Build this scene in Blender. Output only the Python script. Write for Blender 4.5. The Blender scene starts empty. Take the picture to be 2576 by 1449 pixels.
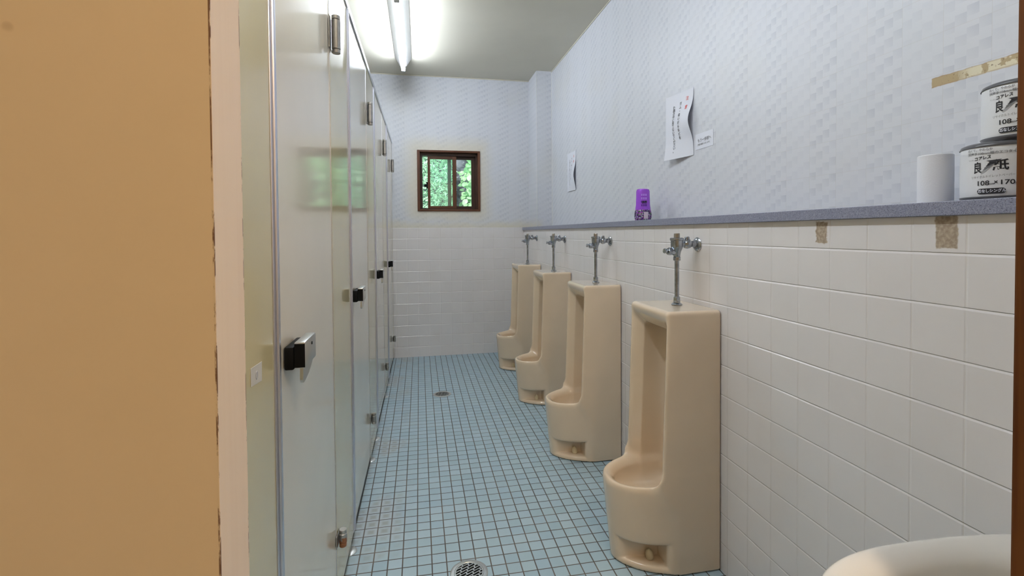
import bpy, bmesh, math, random
import numpy as np
from mathutils import Vector, Matrix
random.seed(7)
PI = math.pi
SC = bpy.context.scene
COL = SC.collection

# ------------------------------------------------------------------ camera
F_PX, CY_PX, W, H = 1215.9, 611.8, 2576.0, 1449.0
YAW, PITCH, ROLL, CAMH = .1895, .021, -.0072, 1.1389
cp, sp, cyw, syw = math.cos(PITCH), math.sin(PITCH), math.cos(YAW), math.sin(YAW)
fwd = Vector((syw*cp, cyw*cp, -sp)); r0 = Vector((cyw, -syw, 0)); u0 = r0.cross(fwd)
rgt = r0*math.cos(ROLL) + u0*math.sin(ROLL); upv = -r0*math.sin(ROLL) + u0*math.cos(ROLL)
cam_d = bpy.data.cameras.new('camera'); cam = bpy.data.objects.new('camera', cam_d); COL.objects.link(cam)
M = Matrix((rgt, upv, -fwd)).transposed().to_4x4(); M.translation = Vector((0, 0, CAMH))
cam.matrix_world = M
cam_d.sensor_fit = 'HORIZONTAL'; cam_d.sensor_width = 36.0
cam_d.lens = 36.0*F_PX/W
cam_d.shift_y = (CY_PX - H/2)/W
cam_d.clip_start = .01; cam_d.clip_end = 100
SC.camera = cam

# ------------------------------------------------------------------ world, exposure
SC.view_settings.view_transform = 'Standard'; SC.view_settings.look = 'None'
SC.view_settings.gamma = 1.0; SC.view_settings.use_curve_mapping = False
SC.view_settings.exposure = 0.0
TUBE_E = 86.0        # fluorescent tube near the window wall (set dimmer so the ceiling blows out less)
TUBE2_E = 112.0      # fluorescent tube over the first cubicle
FOYER_E = 125.0       # warm dome lamp in the entrance
SKY_E = 2.4
wd = bpy.data.worlds.new('sky'); SC.world = wd; wd.use_nodes = True
wn = wd.node_tree.nodes; wl = wd.node_tree.links
bg = wn['Background']; bg.inputs['Color'].default_value = (.78, .92, 1.0, 1); bg.inputs['Strength'].default_value = SKY_E
sun_d = bpy.data.lights.new('sun', 'SUN'); sun_d.energy = 5.0; sun_d.angle = math.radians(3)
sun_d.color = (1, .96, .88)
sun = bpy.data.objects.new('sun', sun_d); COL.objects.link(sun)
sun.rotation_euler = (math.radians(38), math.radians(-14), 0)   # high sun over the roof, on the bank outside

# ------------------------------------------------------------------ dimensions
CEIL = 2.59; YB = 4.5408; XR = .9858; XU = 1.188; ZT = 1.0948
XLW, YF = -1.62, -1.45

# ------------------------------------------------------------------ node helpers
class NT:
    def __init__(s, name):
        s.m = bpy.data.materials.new(name); s.m.use_nodes = True
        s.t = s.m.node_tree; s.n = s.t.nodes; s.l = s.t.links
        s.b = s.n['Principled BSDF']; s._pos = None
    def new(s, typ, **kw):
        n = s.n.new(typ)
        for k, v in kw.items(): setattr(n, k, v)
        return n
    def put(s, sock, v):
        if hasattr(v, 'is_linked') or isinstance(v, bpy.types.NodeSocket): s.l.new(v, sock)
        elif isinstance(v, (tuple, list)) and len(v) == 3 and sock.type == 'RGBA': sock.default_value = (*v, 1)
        else: sock.default_value = v
    def math(s, op, a, b=None, c=None, clamp=False):
        n = s.new('ShaderNodeMath', operation=op); n.use_clamp = clamp
        s.put(n.inputs[0], a)
        if b is not None: s.put(n.inputs[1], b)
        if c is not None: s.put(n.inputs[2], c)
        return n.outputs[0]
    def mix(s, fac, a, b, mode='MIX'):
        n = s.new('ShaderNodeMix', data_type='RGBA', blend_type=mode)
        s.put(n.inputs[0], fac); s.put(n.inputs[6], a); s.put(n.inputs[7], b)
        return n.outputs[2]
    def pos(s):
        if s._pos is None:
            g = s.new('ShaderNodeNewGeometry'); x = s.new('ShaderNodeSeparateXYZ')
            s.l.new(g.outputs['Position'], x.inputs[0]); s._pos = (x.outputs[0], x.outputs[1], x.outputs[2], g.outputs['Position'])
        return s._pos
    def obj(s):
        return s.new('ShaderNodeTexCoord').outputs['Object']
    def noise(s, scale, detail=3, vec=None, rough=.5, dist=0):
        n = s.new('ShaderNodeTexNoise'); n.inputs['Scale'].default_value = scale
        n.inputs['Detail'].default_value = detail; n.inputs['Roughness'].default_value = rough
        n.inputs['Distortion'].default_value = dist
        s.l.new(vec if vec is not None else s.pos()[3], n.inputs['Vector']); return n.outputs[0]
    def ramp(s, v, lo, hi, a=0.0, b=1.0, smooth=True):
        n = s.new('ShaderNodeMapRange'); n.interpolation_type = 'SMOOTHSTEP' if smooth else 'LINEAR'; n.clamp = True
        s.put(n.inputs[0], v); n.inputs[1].default_value = lo; n.inputs[2].default_value = hi
        n.inputs[3].default_value = a; n.inputs[4].default_value = b; return n.outputs[0]
    def scalevec(s, sc, vec=None):
        n = s.new('ShaderNodeVectorMath', operation='MULTIPLY'); s.l.new(vec if vec is not None else s.pos()[3], n.inputs[0])
        n.inputs[1].default_value = sc; return n.outputs[0]
    def comb(s, x, y, z=0.0):
        n = s.new('ShaderNodeCombineXYZ'); s.put(n.inputs[0], x); s.put(n.inputs[1], y); s.put(n.inputs[2], z); return n.outputs[0]
    def white(s, vec):
        n = s.new('ShaderNodeTexWhiteNoise', noise_dimensions='3D'); s.l.new(vec, n.inputs['Vector']); return n.outputs[0]
    def bump(s, h, dist=.001, strength=1.0):
        n = s.new('ShaderNodeBump'); n.inputs['Distance'].default_value = dist; n.inputs['Strength'].default_value = strength
        s.l.new(h, n.inputs['Height']); s.l.new(n.outputs[0], s.b.inputs['Normal'])
    def box(s, a, a0, a1, b, b0, b1, e=.002, wob=0, wsc=60):
        """soft mask, 1 inside the rectangle a0..a1 x b0..b1, with a ragged edge"""
        if wob:
            w = s.math('MULTIPLY', s.math('SUBTRACT', s.noise(wsc, 4), .5), wob)
            a = s.math('ADD', a, w); b = s.math('ADD', b, w)
        m = s.math('MULTIPLY', s.ramp(a, a0-e, a0+e), s.ramp(a, a1-e, a1+e, 1, 0))
        return s.math('MULTIPLY', m, s.math('MULTIPLY', s.ramp(b, b0-e, b0+e), s.ramp(b, b1-e, b1+e, 1, 0)))
    def set(s, **kw):
        for k, v in kw.items(): s.put(s.b.inputs[k.replace('_', ' ')], v)
        return s

def simple(name, col, rough=.5, metal=0.0, spec=.5, coat=0.0, var=0.0, vs=8, emis=None, es=0, trans=0, ior=1.45, bump=0, bs=300):
    m = NT(name)
    c = col
    if var:
        n = m.noise(vs, 4, m.obj())
        c = m.mix(m.ramp(n, .3, .7, 0, 1), tuple(x*(1-var) for x in col), tuple(min(1, x*(1+var)) for x in col))
    m.set(Base_Color=c, Roughness=rough, Metallic=metal, IOR=ior)
    m.b.inputs['Specular IOR Level'].default_value = spec
    if coat: m.b.inputs['Coat Weight'].default_value = coat; m.b.inputs['Coat Roughness'].default_value = .06
    if emis: m.b.inputs['Emission Color'].default_value = (*emis, 1); m.b.inputs['Emission Strength'].default_value = es
    if trans: m.b.inputs['Transmission Weight'].default_value = trans
    if bump: m.bump(m.noise(bs, 3, m.obj()), bump)
    return m.m

def grid(m, A, a0, B, b0, pitch):
    """distance to the nearest joint of a square grid through (a0,b0)"""
    pa = m.math('PINGPONG', m.math('SUBTRACT', A, a0-100*pitch), pitch/2)
    pb = m.math('PINGPONG', m.math('SUBTRACT', B, b0-100*pitch), pitch/2)
    ca = m.math('FLOOR', m.math('DIVIDE', m.math('SUBTRACT', A, a0), pitch))
    cb = m.math('FLOOR', m.math('DIVIDE', m.math('SUBTRACT', B, b0), pitch))
    return pa, pb, ca, cb

def wall_tile(name, axis, a0):
    m = NT(name); P = m.pos(); A = P[axis]
    pa, pb, ca, cb = grid(m, A, a0, P[2], ZT, .1)
    d = m.math('MINIMUM', pa, pb)
    rnd = m.white(m.comb(ca, cb, axis))
    gh = m.ramp(pb, .0004, .0014, 1, 0); gv = m.math('MULTIPLY', m.ramp(pa, .0006, .0016, 1, 0), .55)
    g = m.math('MAXIMUM', gh, gv)
    tile = m.mix(rnd, (.785, .755, .755), (.81, .78, .78))
    stain = m.ramp(m.noise(5, 5), .5, .85, 0, .25)
    tile = m.mix(stain, tile, (.70, .65, .60))
    joint = m.mix(m.ramp(m.noise(9, 4), .35, .75), (.84, .82, .80), (.66, .60, .52))
    col = m.mix(m.math('MULTIPLY', g, .75), tile, joint)
    if axis == 1:      # right wall: two scars of old brackets, soft brown patch below the first valve
        s1 = m.box(P[1], 1.022, 1.056, P[2], 1.108, 1.162, wob=.016, wsc=70)
        s2 = m.box(P[1], .728, .768, P[2], 1.104, 1.1645, wob=.011, wsc=90)
        s = m.math('MAXIMUM', s1, s2)
        gl = m.mix(m.ramp(m.noise(140, 4), .35, .7), (.34, .265, .195), (.50, .41, .31))
        col = m.mix(s, col, gl)
        col = m.mix(m.math('MULTIPLY', m.box(P[1], 1.50, 1.60, P[2], .88, 1.08, e=.03, wob=.03, wsc=18), .22), col, (.42, .30, .18))
        rough = m.mix(s, (.16, .16, .16), (.8, .8, .8))
        m.l.new(rough, m.b.inputs['Roughness'])
    else:
        m.b.inputs['Roughness'].default_value = .16
    m.l.new(col, m.b.inputs['Base Color'])
    tz = m.math('MULTIPLY', m.math('FRACT', m.math('DIVIDE', m.math('SUBTRACT', P[2], ZT-10), .1)), .1)
    hz = m.math('MULTIPLY', m.ramp(tz, .0002, .0015), m.ramp(tz, .0950, .0997, 1, 0))
    hgt = m.math('ADD', m.math('MULTIPLY', hz, .95), m.math('MULTIPLY', m.ramp(pa, .0005, .0035), .22))
    wav = m.math('MULTIPLY', m.noise(14, 2), .16)
    tl = m.math('MULTIPLY', rnd, .02)
    m.bump(m.math('ADD', m.math('ADD', hgt, wav), tl), .0028)
    return m.m

def wallpaper(name, axis, a0, tint=(1, 1, 1)):
    m = NT(name); P = m.pos(); A = P[axis]
    bp = .0965
    pa, pb, ca, cb = grid(m, A, a0, P[2], 1.402, bp)
    line = m.math('MULTIPLY', m.ramp(m.math('MINIMUM', pa, pb), .0002, .0009, 1, 0), .25)
    q = bp/4
    U = m.math('DIVIDE', m.math('SUBTRACT', A, a0-100*bp), q); iu = m.math('FLOOR', U); fu = m.math('FRACT', U)
    V = m.math('ADD', m.math('DIVIDE', m.math('SUBTRACT', P[2], 1.402-100*bp), q*1.0), m.math('MULTIPLY', iu, .5 if axis else -.5))
    iv = m.math('FLOOR', V); fv = m.math('FRACT', V)
    chk = m.math('PINGPONG', iv, 1.0)
    rnd = m.white(m.comb(iu, iv, 3.0))
    rel = m.math('MULTIPLY', m.math('ADD', fv, m.math('SUBTRACT', 1.0, fu) if axis else fu), .5)
    tone = m.math('MULTIPLY', chk, m.ramp(rel, .1, 1.0, .1, 1.0, False))
    par = m.math('PINGPONG', ca, 1.0)
    amp = m.math('MULTIPLY', m.math('ADD', .45, m.math('MULTIPLY', par, .55)), m.math('ADD', .5, m.math('MULTIPLY', rnd, .5)))
    f = m.math('MULTIPLY', tone, amp, clamp=True)
    c0 = tuple(a*b for a, b in zip((.70, .715, .765), tint)); c1 = tuple(a*b for a, b in zip((.56, .58, .645), tint))
    col = m.mix(f, c0, c1)
    col = m.mix(line, col, (.50, .45, .38))
    col = m.mix(m.ramp(m.noise(2.2, 4), .5, .8, 0, .22), col, (.66, .62, .48))
    m.put(m.b.inputs['Roughness'], .42)
    if axis == 1:      # strip of torn paper with old glue
        sm = m.box(P[1], .30, .938, P[2], 1.472, 1.4945, wob=.006, wsc=50, e=.0012)
        inner = m.mix(m.math('MULTIPLY', m.ramp(m.noise(45, 5), .46, .52), m.ramp(P[1], .895, .85)), (.47, .36, .20), (.76, .70, .52))
        inner = m.mix(m.ramp(m.noise(160, 3), .62, .7, 0, .7), inner, (.22, .14, .08))
        edge = m.math('MAXIMUM', m.ramp(P[2], 1.4755, 1.4735), m.ramp(P[2], 1.4915, 1.4935))
        inner = m.mix(m.math('MULTIPLY', edge, .45), inner, (.36, .22, .12))
        col = m.mix(sm, col, inner)
    if axis == 0:      # yellowed paper around the window and below it
        w = m.math('MAXIMUM', m.box(A, -.10, .64, P[2], 1.26, 2.0, e=.09, wob=.10, wsc=6), m.box(A, -.3, 1.1, P[2], 1.1, 1.24, e=.05, wob=.10, wsc=7))
        col = m.mix(m.math('MULTIPLY', w, .45), col, (.76, .66, .42))
    m.l.new(col, m.b.inputs['Base Color'])
    m.bump(m.math('ADD', m.math('MULTIPLY', f, -.6), m.math('MULTIPLY', m.noise(900, 2), .25)), .0005)
    return m.m

def floor_tile():
    m = NT('blue_mosaic_tile'); P = m.pos()
    pa, pb, ca, cb = grid(m, P[0], -.0189, P[1], 1.9673, .05)
    d = m.math('MINIMUM', pa, pb)
    rnd = m.white(m.comb(ca, cb, 1.0)); rnd2 = m.white(m.comb(ca, cb, 9.0))
    t = m.mix(rnd, (.35, .485, .58), (.42, .55, .63))
    t = m.mix(m.math('MULTIPLY', rnd2, .25), t, (.32, .46, .47))
    worn = m.ramp(m.noise(1.6, 4), .45, .7, 0, .35)
    t = m.mix(worn, t, (.42, .53, .58))
    # chalky deposit in the tile centres beside the cubicles
    near = m.math('MULTIPLY', m.ramp(P[0], -.02, -.16), m.ramp(m.noise(3.5, 3), .42, .62))
    cen = m.ramp(d, .007, .02)
    t = m.mix(m.math('MULTIPLY', near, .55), t, (.46, .50, .52))
    t = m.mix(m.math('MULTIPLY', m.math('MULTIPLY', near, cen), .6), t, (.27, .27, .25))
    g = m.ramp(d, .0013, .0023, 1, 0)
    gc = m.mix(m.ramp(m.noise(7, 4), .4, .7), (.085, .070, .060), (.15, .12, .10))
    m.l.new(m.mix(g, t, gc), m.b.inputs['Base Color'])
    r = m.mix(g, m.mix(m.noise(30, 3), (.30,)*3, (.44,)*3), (.8,)*3)
    m.l.new(r, m.b.inputs['Roughness'])
    m.bump(m.math('ADD', m.ramp(d, .0010, .0035), m.math('MULTIPLY', rnd, .15)), .0010)
    return m.m

# ------------------------------------------------------------------ mesh helpers
class MB:
    def __init__(s): s.v = []; s.f = []; s.mi = []
    def add(s, v, f, mi=0):
        o = len(s.v); s.v += [tuple(p) for p in v]; s.f += [tuple(i+o for i in q) for q in f]; s.mi += [mi]*len(f); return s
    def box(s, x0, x1, y0, y1, z0, z1, b=0, mi=0, seg=2):
        bm = bmesh.new(); bmesh.ops.create_cube(bm, size=1)
        bmesh.ops.scale(bm, vec=(x1-x0, y1-y0, z1-z0), verts=bm.verts)
        bmesh.ops.translate(bm, vec=((x0+x1)/2, (y0+y1)/2, (z0+z1)/2), verts=bm.verts)
        if b: bmesh.ops.bevel(bm, geom=list(bm.edges), offset=b, segments=seg, affect='EDGES', profile=.5)
        s.bm(bm, mi); return s
    def bm(s, bm, mi=0):
        bm.verts.ensure_lookup_table(); bm.verts.index_update()
        s.add([v.co[:] for v in bm.verts], [[v.index for v in f.verts] for f in bm.faces], mi); bm.free()
    def lathe(s, prof, c=(0, 0, 0), axis=(0, 0, 1), n=28, mi=0, cap=True, sq=1.0):
        """prof: (radius, height) list turned about axis from c"""
        a = Vector(axis).normalized(); q = a.to_track_quat('Z', 'Y').to_matrix(); c = Vector(c)
        vs = []; fs = []
        for r, h in prof:
            for k in range(n):
                t = 2*PI*k/n; vs.append(c + q @ Vector((r*math.cos(t), r*sq*math.sin(t), h)))
        for i in range(len(prof)-1):
            for k in range(n):
                fs.append((i*n+k, i*n+(k+1) % n, (i+1)*n+(k+1) % n, (i+1)*n+k))
        if cap: fs.append(tuple(reversed(range(n)))); fs.append(tuple((len(prof)-1)*n+k for k in range(n)))
        return s.add(vs, fs, mi)
    def prism(s, pts, lo, hi, ax=2, mi=0):
        """2D outline extruded along an axis; pts are the other two coordinates in order"""
        n = len(pts); vs = []
        for h in (lo, hi):
            for p in pts:
                v = list(p); v.insert(ax, h); vs.append(v)
        fs = [tuple(range(n)), tuple(range(2*n-1, n-1, -1))] + [(i, i+n, (i+1) % n+n, (i+1) % n) for i in range(n)]
        return s.add(vs, fs, mi)
    def build(s, name, mat, parent=None, loc=None, smooth=False, ang=35):
        me = bpy.data.meshes.new(name); me.from_pydata(s.v, [], s.f); me.update()
        bm = bmesh.new(); bm.from_mesh(me); bmesh.ops.recalc_face_normals(bm, faces=bm.faces); bm.to_mesh(me); bm.free()
        mats = mat if isinstance(mat, (list, tuple)) else [mat]
        for x in mats: me.materials.append(x)
        if len(mats) > 1: me.polygons.foreach_set('material_index', s.mi)
        if smooth:
            me.polygons.foreach_set('use_smooth', [True]*len(me.polygons))
            me.set_sharp_from_angle(angle=math.radians(ang))
        o = bpy.data.objects.new(name, me); COL.objects.link(o)
        if parent: o.parent = parent
        if loc: o.location = loc
        return o

def struct(o): o['kind'] = 'structure'; return o
def tag(o, label, cat, group=None, kind=None):
    o['label'] = label; o['category'] = cat
    if group: o['group'] = group
    if kind: o['kind'] = kind
    return o
def thing(name, label, cat, loc=(0, 0, 0), rz=0, group=None):
    o = bpy.data.objects.new(name, None); COL.objects.link(o); o.empty_display_size = .05
    o.location = loc; o.rotation_euler = (0, 0, rz); return tag(o, label, cat, group)
def dup(root, loc, label, rz=None):
    r = root.copy(); COL.objects.link(r); r.location = loc; r['label'] = label
    if rz is not None: r.rotation_euler = (0, 0, rz)
    for ch in list(root.children):
        c = ch.copy(); COL.objects.link(c); c.parent = r
        for g in list(ch.children):
            d = g.copy(); COL.objects.link(d); d.parent = c
    return r

def text_mesh(body, size, mat, name, parent, place, bold=0.0, align='CENTER', sx=1.0):
    """glyphs as a thin printed layer; place maps (x,y) of the layout to a 3D point"""
    cu = bpy.data.curves.new('t', 'FONT'); cu.body = body; cu.size = size; cu.align_x = align; cu.align_y = 'CENTER'
    cu.offset = bold; cu.resolution_u = 3
    to = bpy.data.objects.new('t', cu); COL.objects.link(to)
    dg = bpy.context.evaluated_depsgraph_get(); me0 = bpy.data.meshes.new_from_object(to.evaluated_get(dg))
    bpy.data.objects.remove(to); bpy.data.curves.remove(cu)
    mb = MB(); mb.add([place(v.co.x*sx, v.co.y) for v in me0.vertices], [list(p.vertices) for p in me0.polygons])
    bpy.data.meshes.remove(me0)
    return mb.build(name, mat, parent)

# ------------------------------------------------------------------ materials
T_RIGHT = wall_tile('cream_tile_side', 1, 1.4127)
T_BACK = wall_tile('cream_tile_end', 0, -.1095)
W_RIGHT = wallpaper('wallpaper_side', 1, .913)
W_BACK = wallpaper('wallpaper_end', 0, .07)
FLOOR = floor_tile()
CEILM = simple('ceiling_board', (.68, .645, .54), .7, var=.04, vs=1.5, bump=.0003, bs=500)
PLAS = simple('entrance_plaster', (.66, .55, .40), .6, var=.04, vs=2)
def panel_mat(name, c):
    m = NT(name)
    n = m.noise(1.7, 4)
    col = m.mix(m.ramp(n, .35, .7), c, tuple(x*.93 for x in c))
    m.set(Base_Color=col, Roughness=.22)
    m.b.inputs['Specular IOR Level'].default_value = .5
    m.b.inputs['Coat Weight'].default_value = .7; m.b.inputs['Coat Roughness'].default_value = .08
    m.bump(m.noise(420, 2), .00006)
    return m.m
DOORP = panel_mat('cubicle_door_cream', (.80, .74, .62))
SIDEP = panel_mat('cubicle_panel_beige', (.67, .585, .34))
ALU = simple('brushed_aluminium', (.62, .64, .70), .28, 1.0)
ALUD = simple('grooved_aluminium', (.66, .67, .76), .30, 1.0)
STEEL = simple('dull_steel', (.40, .38, .35), .3, 1.0, var=.12, vs=40)
CHROME = simple('worn_chrome', (.38, .41, .46), .20, 1.0, var=.18, vs=60)
BRIGHT = simple('bright_steel', (.62, .63, .62), .32, 1.0)
BLACK = simple('black_plastic', (.006, .006, .006), .55, spec=.15)
DARK = simple('gap_shade_dark', (.03, .024, .018), .6)  # near-black colour in place of the shade under the cubicle panels
def rust_mat():
    m = NT('rusty_steel'); z = m.pos()[2]; f = m.ramp(m.math('ADD', z, m.math('MULTIPLY', m.noise(90, 3), .03)), .236, .244)
    m.set(Base_Color=m.mix(f, (.30, .13, .06), (.50, .48, .45)), Roughness=.35, Metallic=m.ramp(f, 0, 1, .4, 1)); return m.m
RUST = rust_mat()
CERAM = simple('cream_glazed_ceramic', (.76, .615, .455), .09, coat=.7, var=.03, vs=4)
CERAW = simple('pale_glazed_ceramic', (.78, .75, .70), .2, coat=.3)
CAPM = simple('cream_rubber', (.66, .55, .36), .5)
PAPER = simple('white_paper', (.80, .82, .90), .7)
INK = simple('black_ink', (.02, .02, .025), .6)
RED = simple('red_ink', (.75, .09, .08), .6)
GREY = simple('grey_ink', (.18, .18, .19), .5)
GREYL = simple('pale_grey_ink', (.40, .40, .42), .5)
TISSUE = simple('white_tissue', (.80, .81, .85), .9, bump=.0004, bs=260)
WRAP = simple('white_wrapper', (.80, .81, .83), .35, bump=.0008, bs=40)
BAND = simple('charcoal_wrapper', (.10, .10, .11), .3, bump=.0008, bs=40)
BROWN = simple('brown_window_frame', (.10, .031, .010), .4, var=.15, vs=12)
BROWND = simple('dark_brown_sash', (.038, .013, .006), .45)
def wood():
    m = NT('brown_wood'); v = m.scalevec((60, 60, 2.0))
    n = m.noise(1.0, 5, v, .6, .4)
    m.set(Base_Color=m.mix(m.ramp(n, .3, .7), (.07, .018, .002), (.15, .048, .008)), Roughness=.7); m.b.inputs['Specular IOR Level'].default_value = .2; return m.m
WOODM = wood()
def shelf_mat():
    m = NT('grey_speckled_stone')
    n = m.noise(520, 3); k = m.noise(560, 1)
    c = m.mix(m.ramp(n, .4, .62), (.20, .21, .29), (.30, .31, .41))
    c = m.mix(m.ramp(k, .66, .70), c, (.05, .05, .07)); c = m.mix(m.ramp(k, .32, .27), c, (.46, .47, .50))
    m.set(Base_Color=c, Roughness=.4); return m.m
STONE = shelf_mat()
def slide_mat():
    m = NT('yellowed_cream_paint'); P = m.pos()
    n = m.noise(3, 4)
    c = m.mix(m.ramp(n, .35, .7), (.68, .54, .36), (.65, .515, .335))
    ex = m.ramp(P[0], -.1424, -.1416)
    wear = m.ramp(m.noise(1.0, 5, m.scalevec((60, 60, 20)), .7), .46, .54)
    c = m.mix(m.math('MULTIPLY', m.math('MULTIPLY', ex, wear), .9), c, (.13, .045, .02))
    sp = m.ramp(m.noise(24, 2), .74, .78, 0, .35)
    c = m.mix(sp, c, (.30, .19, .10))
    m.set(Base_Color=c, Roughness=.38); return m.m
SLIDE = slide_mat()
def edge_mat():
    m = NT('cream_edge_banding'); P = m.pos()
    c = m.mix(m.ramp(m.noise(1.0, 4, m.scalevec((50, 90, 3))), .4, .7), (.86, .725, .60), (.84, .70, .575))
    e = m.math('MAXIMUM', m.ramp(P[1], .3722, .3712), m.ramp(P[1], .4252, .4264))
    wear = m.ramp(m.noise(1.0, 5, m.scalevec((80, 80, 25)), .7), .50, .56)
    c = m.mix(m.math('MULTIPLY', m.math('MULTIPLY', e, wear), .9), c, (.14, .06, .035))
    m.set(Base_Color=c, Roughness=.45); return m.m
EDGE = edge_mat()
TUBE = simple('fluorescent_tube', (.9, .9, .9), .4, emis=(.82, .90, 1.0), es=TUBE_E)
TUBE2 = simple('strong_fluorescent_tube', (.9, .9, .9), .4, emis=(.82, .90, 1.0), es=TUBE2_E)  # same kind of tube, set stronger to light the back wall more
LAMPW = simple('warm_lamp_glass', (.9, .85, .7), .5, emis=(1.0, .78, .54), es=FOYER_E)
WHITEM = simple('white_enamel', (.80, .80, .79), .35)
PURPLE = simple('purple_translucent_plastic', (.46, .12, .90), .18, trans=.25)
PURPD = simple('deep_purple_plastic', (.12, .02, .32), .3)
def floral():
    m = NT('floral_label'); v = m.obj()
    vo = m.new('ShaderNodeTexVoronoi'); vo.inputs['Scale'].default_value = 260; m.l.new(v, vo.inputs['Vector'])
    r = m.new('ShaderNodeValToRGB'); e = r.color_ramp.elements; r.color_ramp.interpolation = 'CONSTANT'
    e[0].color = (.05, .01, .12, 1); e[0].position = 0
    e[1].color = (.30, .12, .48, 1); e[1].position = .35
    for p, c in ((.55, (.03, .01, .06, 1)), (.70, (.05, .22, .03, 1)), (.78, (.42, .08, .35, 1)), (.9, (.55, .50, .70, 1))):
        q = e.new(p); q.color = c
    s = m.new('ShaderNodeSeparateColor'); m.l.new(vo.outputs['Color'], s.inputs[0]); m.l.new(s.outputs[0], r.inputs[0])
    m.set(Base_Color=r.outputs[0], Roughness=.2); return m.m
FLORAL = floral()
def glassm(name, tint, milk):
    m = NT(name); tr = m.new('ShaderNodeBsdfTransparent'); tr.inputs[0].default_value = (*tint, 1)
    gl = m.new('ShaderNodeBsdfGlossy'); gl.inputs['Roughness'].default_value = .02
    df = m.new('ShaderNodeBsdfTranslucent'); df.inputs[0].default_value = (.8, .95, .9, 1)
    a = m.new('ShaderNodeMixShader'); a.inputs[0].default_value = .06; m.l.new(tr.outputs[0], a.inputs[1]); m.l.new(gl.outputs[0], a.inputs[2])
    b = m.new('ShaderNodeMixShader'); b.inputs[0].default_value = milk; m.l.new(a.outputs[0], b.inputs[1]); m.l.new(df.outputs[0], b.inputs[2])
    m.l.new(b.outputs[0], m.n['Material Output'].inputs[0]); return m.m
GLASS = glassm('clear_glass', (.95, 1, .98), .0)
GLASSM = glassm('dusty_glass', (.86, 1.0, .95), .10)

# ================================================================== the room shell
struct(MB().box(XLW-.1, 1.4, YF-.1, YB+.12, -.12, 0).build('floor', FLOOR))
struct(MB().box(XLW-.1, 1.4, YF-.1, YB+.12, CEIL, CEIL+.1).build('ceiling', CEILM))
struct(MB().box(XLW-.1, XLW, YF-.1, YB+.12, 0, CEIL).build('wall_left', W_BACK))
struct(MB().box(XLW, 1.19, YF-.1, YF, 0, CEIL).build('wall_front', PLAS))
# right wall: tiled lower part standing forward, papered upper part set back over the ledge
w = MB().box(XR, 1.4, YF-.1, YB+.12, 0, 1.1655, mi=0)
w.box(XU, 1.4, YF-.1, YB+.12, 1.1655, CEIL, mi=1)
struct(w.build('wall_right', [T_RIGHT, W_RIGHT]))
# back wall with the window opening
WX0, WX1, WZ0, WZ1 = .004, .556, 1.362, 1.895
ZTT = 1.1925
w = MB().box(XLW, XR, YB, YB+.12, 0, ZTT, mi=0)
w.box(XLW, WX0, YB, YB+.12, ZTT, CEIL, mi=1).box(WX1, XU, YB, YB+.12, ZTT, CEIL, mi=1)
w.box(WX0, WX1, YB, YB+.12, ZTT, WZ0, mi=1).box(WX0, WX1, YB, YB+.12, WZ1, CEIL, mi=1)
struct(w.build('wall_back', [T_BACK, W_BACK]))
struct(MB().box(1.045, XU, 4.237, YB, 1.193, CEIL).build('wall_pillar', W_BACK))
# thin white corner beads
b = MB().box(1.0438, 1.0468, 4.2358, 4.2388, 1.193, CEIL-.01, b=.0008).box(XU-.0045, XU, 4.2325, 4.237, 1.193, CEIL-.01, b=.001)
struct(b.build('trim_1', WHITEM))
struct(MB().box(XU-.006, XU, .44, 4.236, CEIL-.008, CEIL, b=.002).box(.05-1.6, 1.045, YB-.006, YB, CEIL-.008, CEIL, b=.002).build('trim_2', CEILM))
# entrance wall: wood jamb on the right, sliding leaf on the left
struct(MB().box(.70, XU, .30, .385, 0, CEIL).box(XLW, -.32, .455, .53, 0, CEIL).box(-.32, .70, .455, .53, 2.06, CEIL).box(.66, .70, .33, .43, 2.06, CEIL).build('wall_entrance', PLAS))
struct(MB().box(.6585, .70, .30, .4285, 0, 2.06, b=.003).build('trim_3', WOODM))
dl = struct(MB().box(-1.02, -.1409, .3713, .4265, .004, 2.04).build('door_1', SLIDE))
MB().box(-.1409, -.1405, .371, .427, .004, 2.04).build('door_edge', EDGE, dl)
# ledge shelf on top of the tiled wall
o = MB().box(.972, XU-.001, .387, YB-.001, 1.166, 1.193, b=.0015).build('wall_shelf', STONE)
tag(o, 'long grey speckled stone ledge running along the right wall above the tiles', 'shelf')

# ================================================================== window
wf = bpy.data.objects.new('window_1', None); COL.objects.link(wf); wf.location = (.28, YB, 1.63); wf['kind'] = 'structure'
def wp(mb, name, mat, parent=None):
    p = parent or wf
    base = Vector(wf.location)
    mb.v = [tuple(Vector(v)-base) for v in mb.v]
    return mb.build(name, mat, p, smooth=False)
f0 = YB-.012; f1 = YB+.118
m_ = MB()
m_.box(-.012, .013, f0, f1, 1.346, 1.909, b=.0015).box(.548, .569, f0, f1, 1.346, 1.909, b=.0015)
m_.box(.013, .548, f0, f1, 1.891, 1.909, b=.0015).box(.013, .548, f0, f1, 1.346, 1.364, b=.0015)
wp(m_, 'window_casing', BROWN)
m_ = MB()     # tracks
m_.box(.013, .036, YB+.04, YB+.115, 1.364, 1.891).box(.530, .548, YB+.04, YB+.115, 1.364, 1.891)
m_.box(.036, .530, YB+.03, YB+.115, 1.864, 1.891).box(.036, .530, YB+.03, YB+.115, 1.364, 1.372)
m_.box(.036, .530, YB+.060, YB+.064, 1.372, 1.379)
wp(m_, 'window_track', BROWND)
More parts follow.
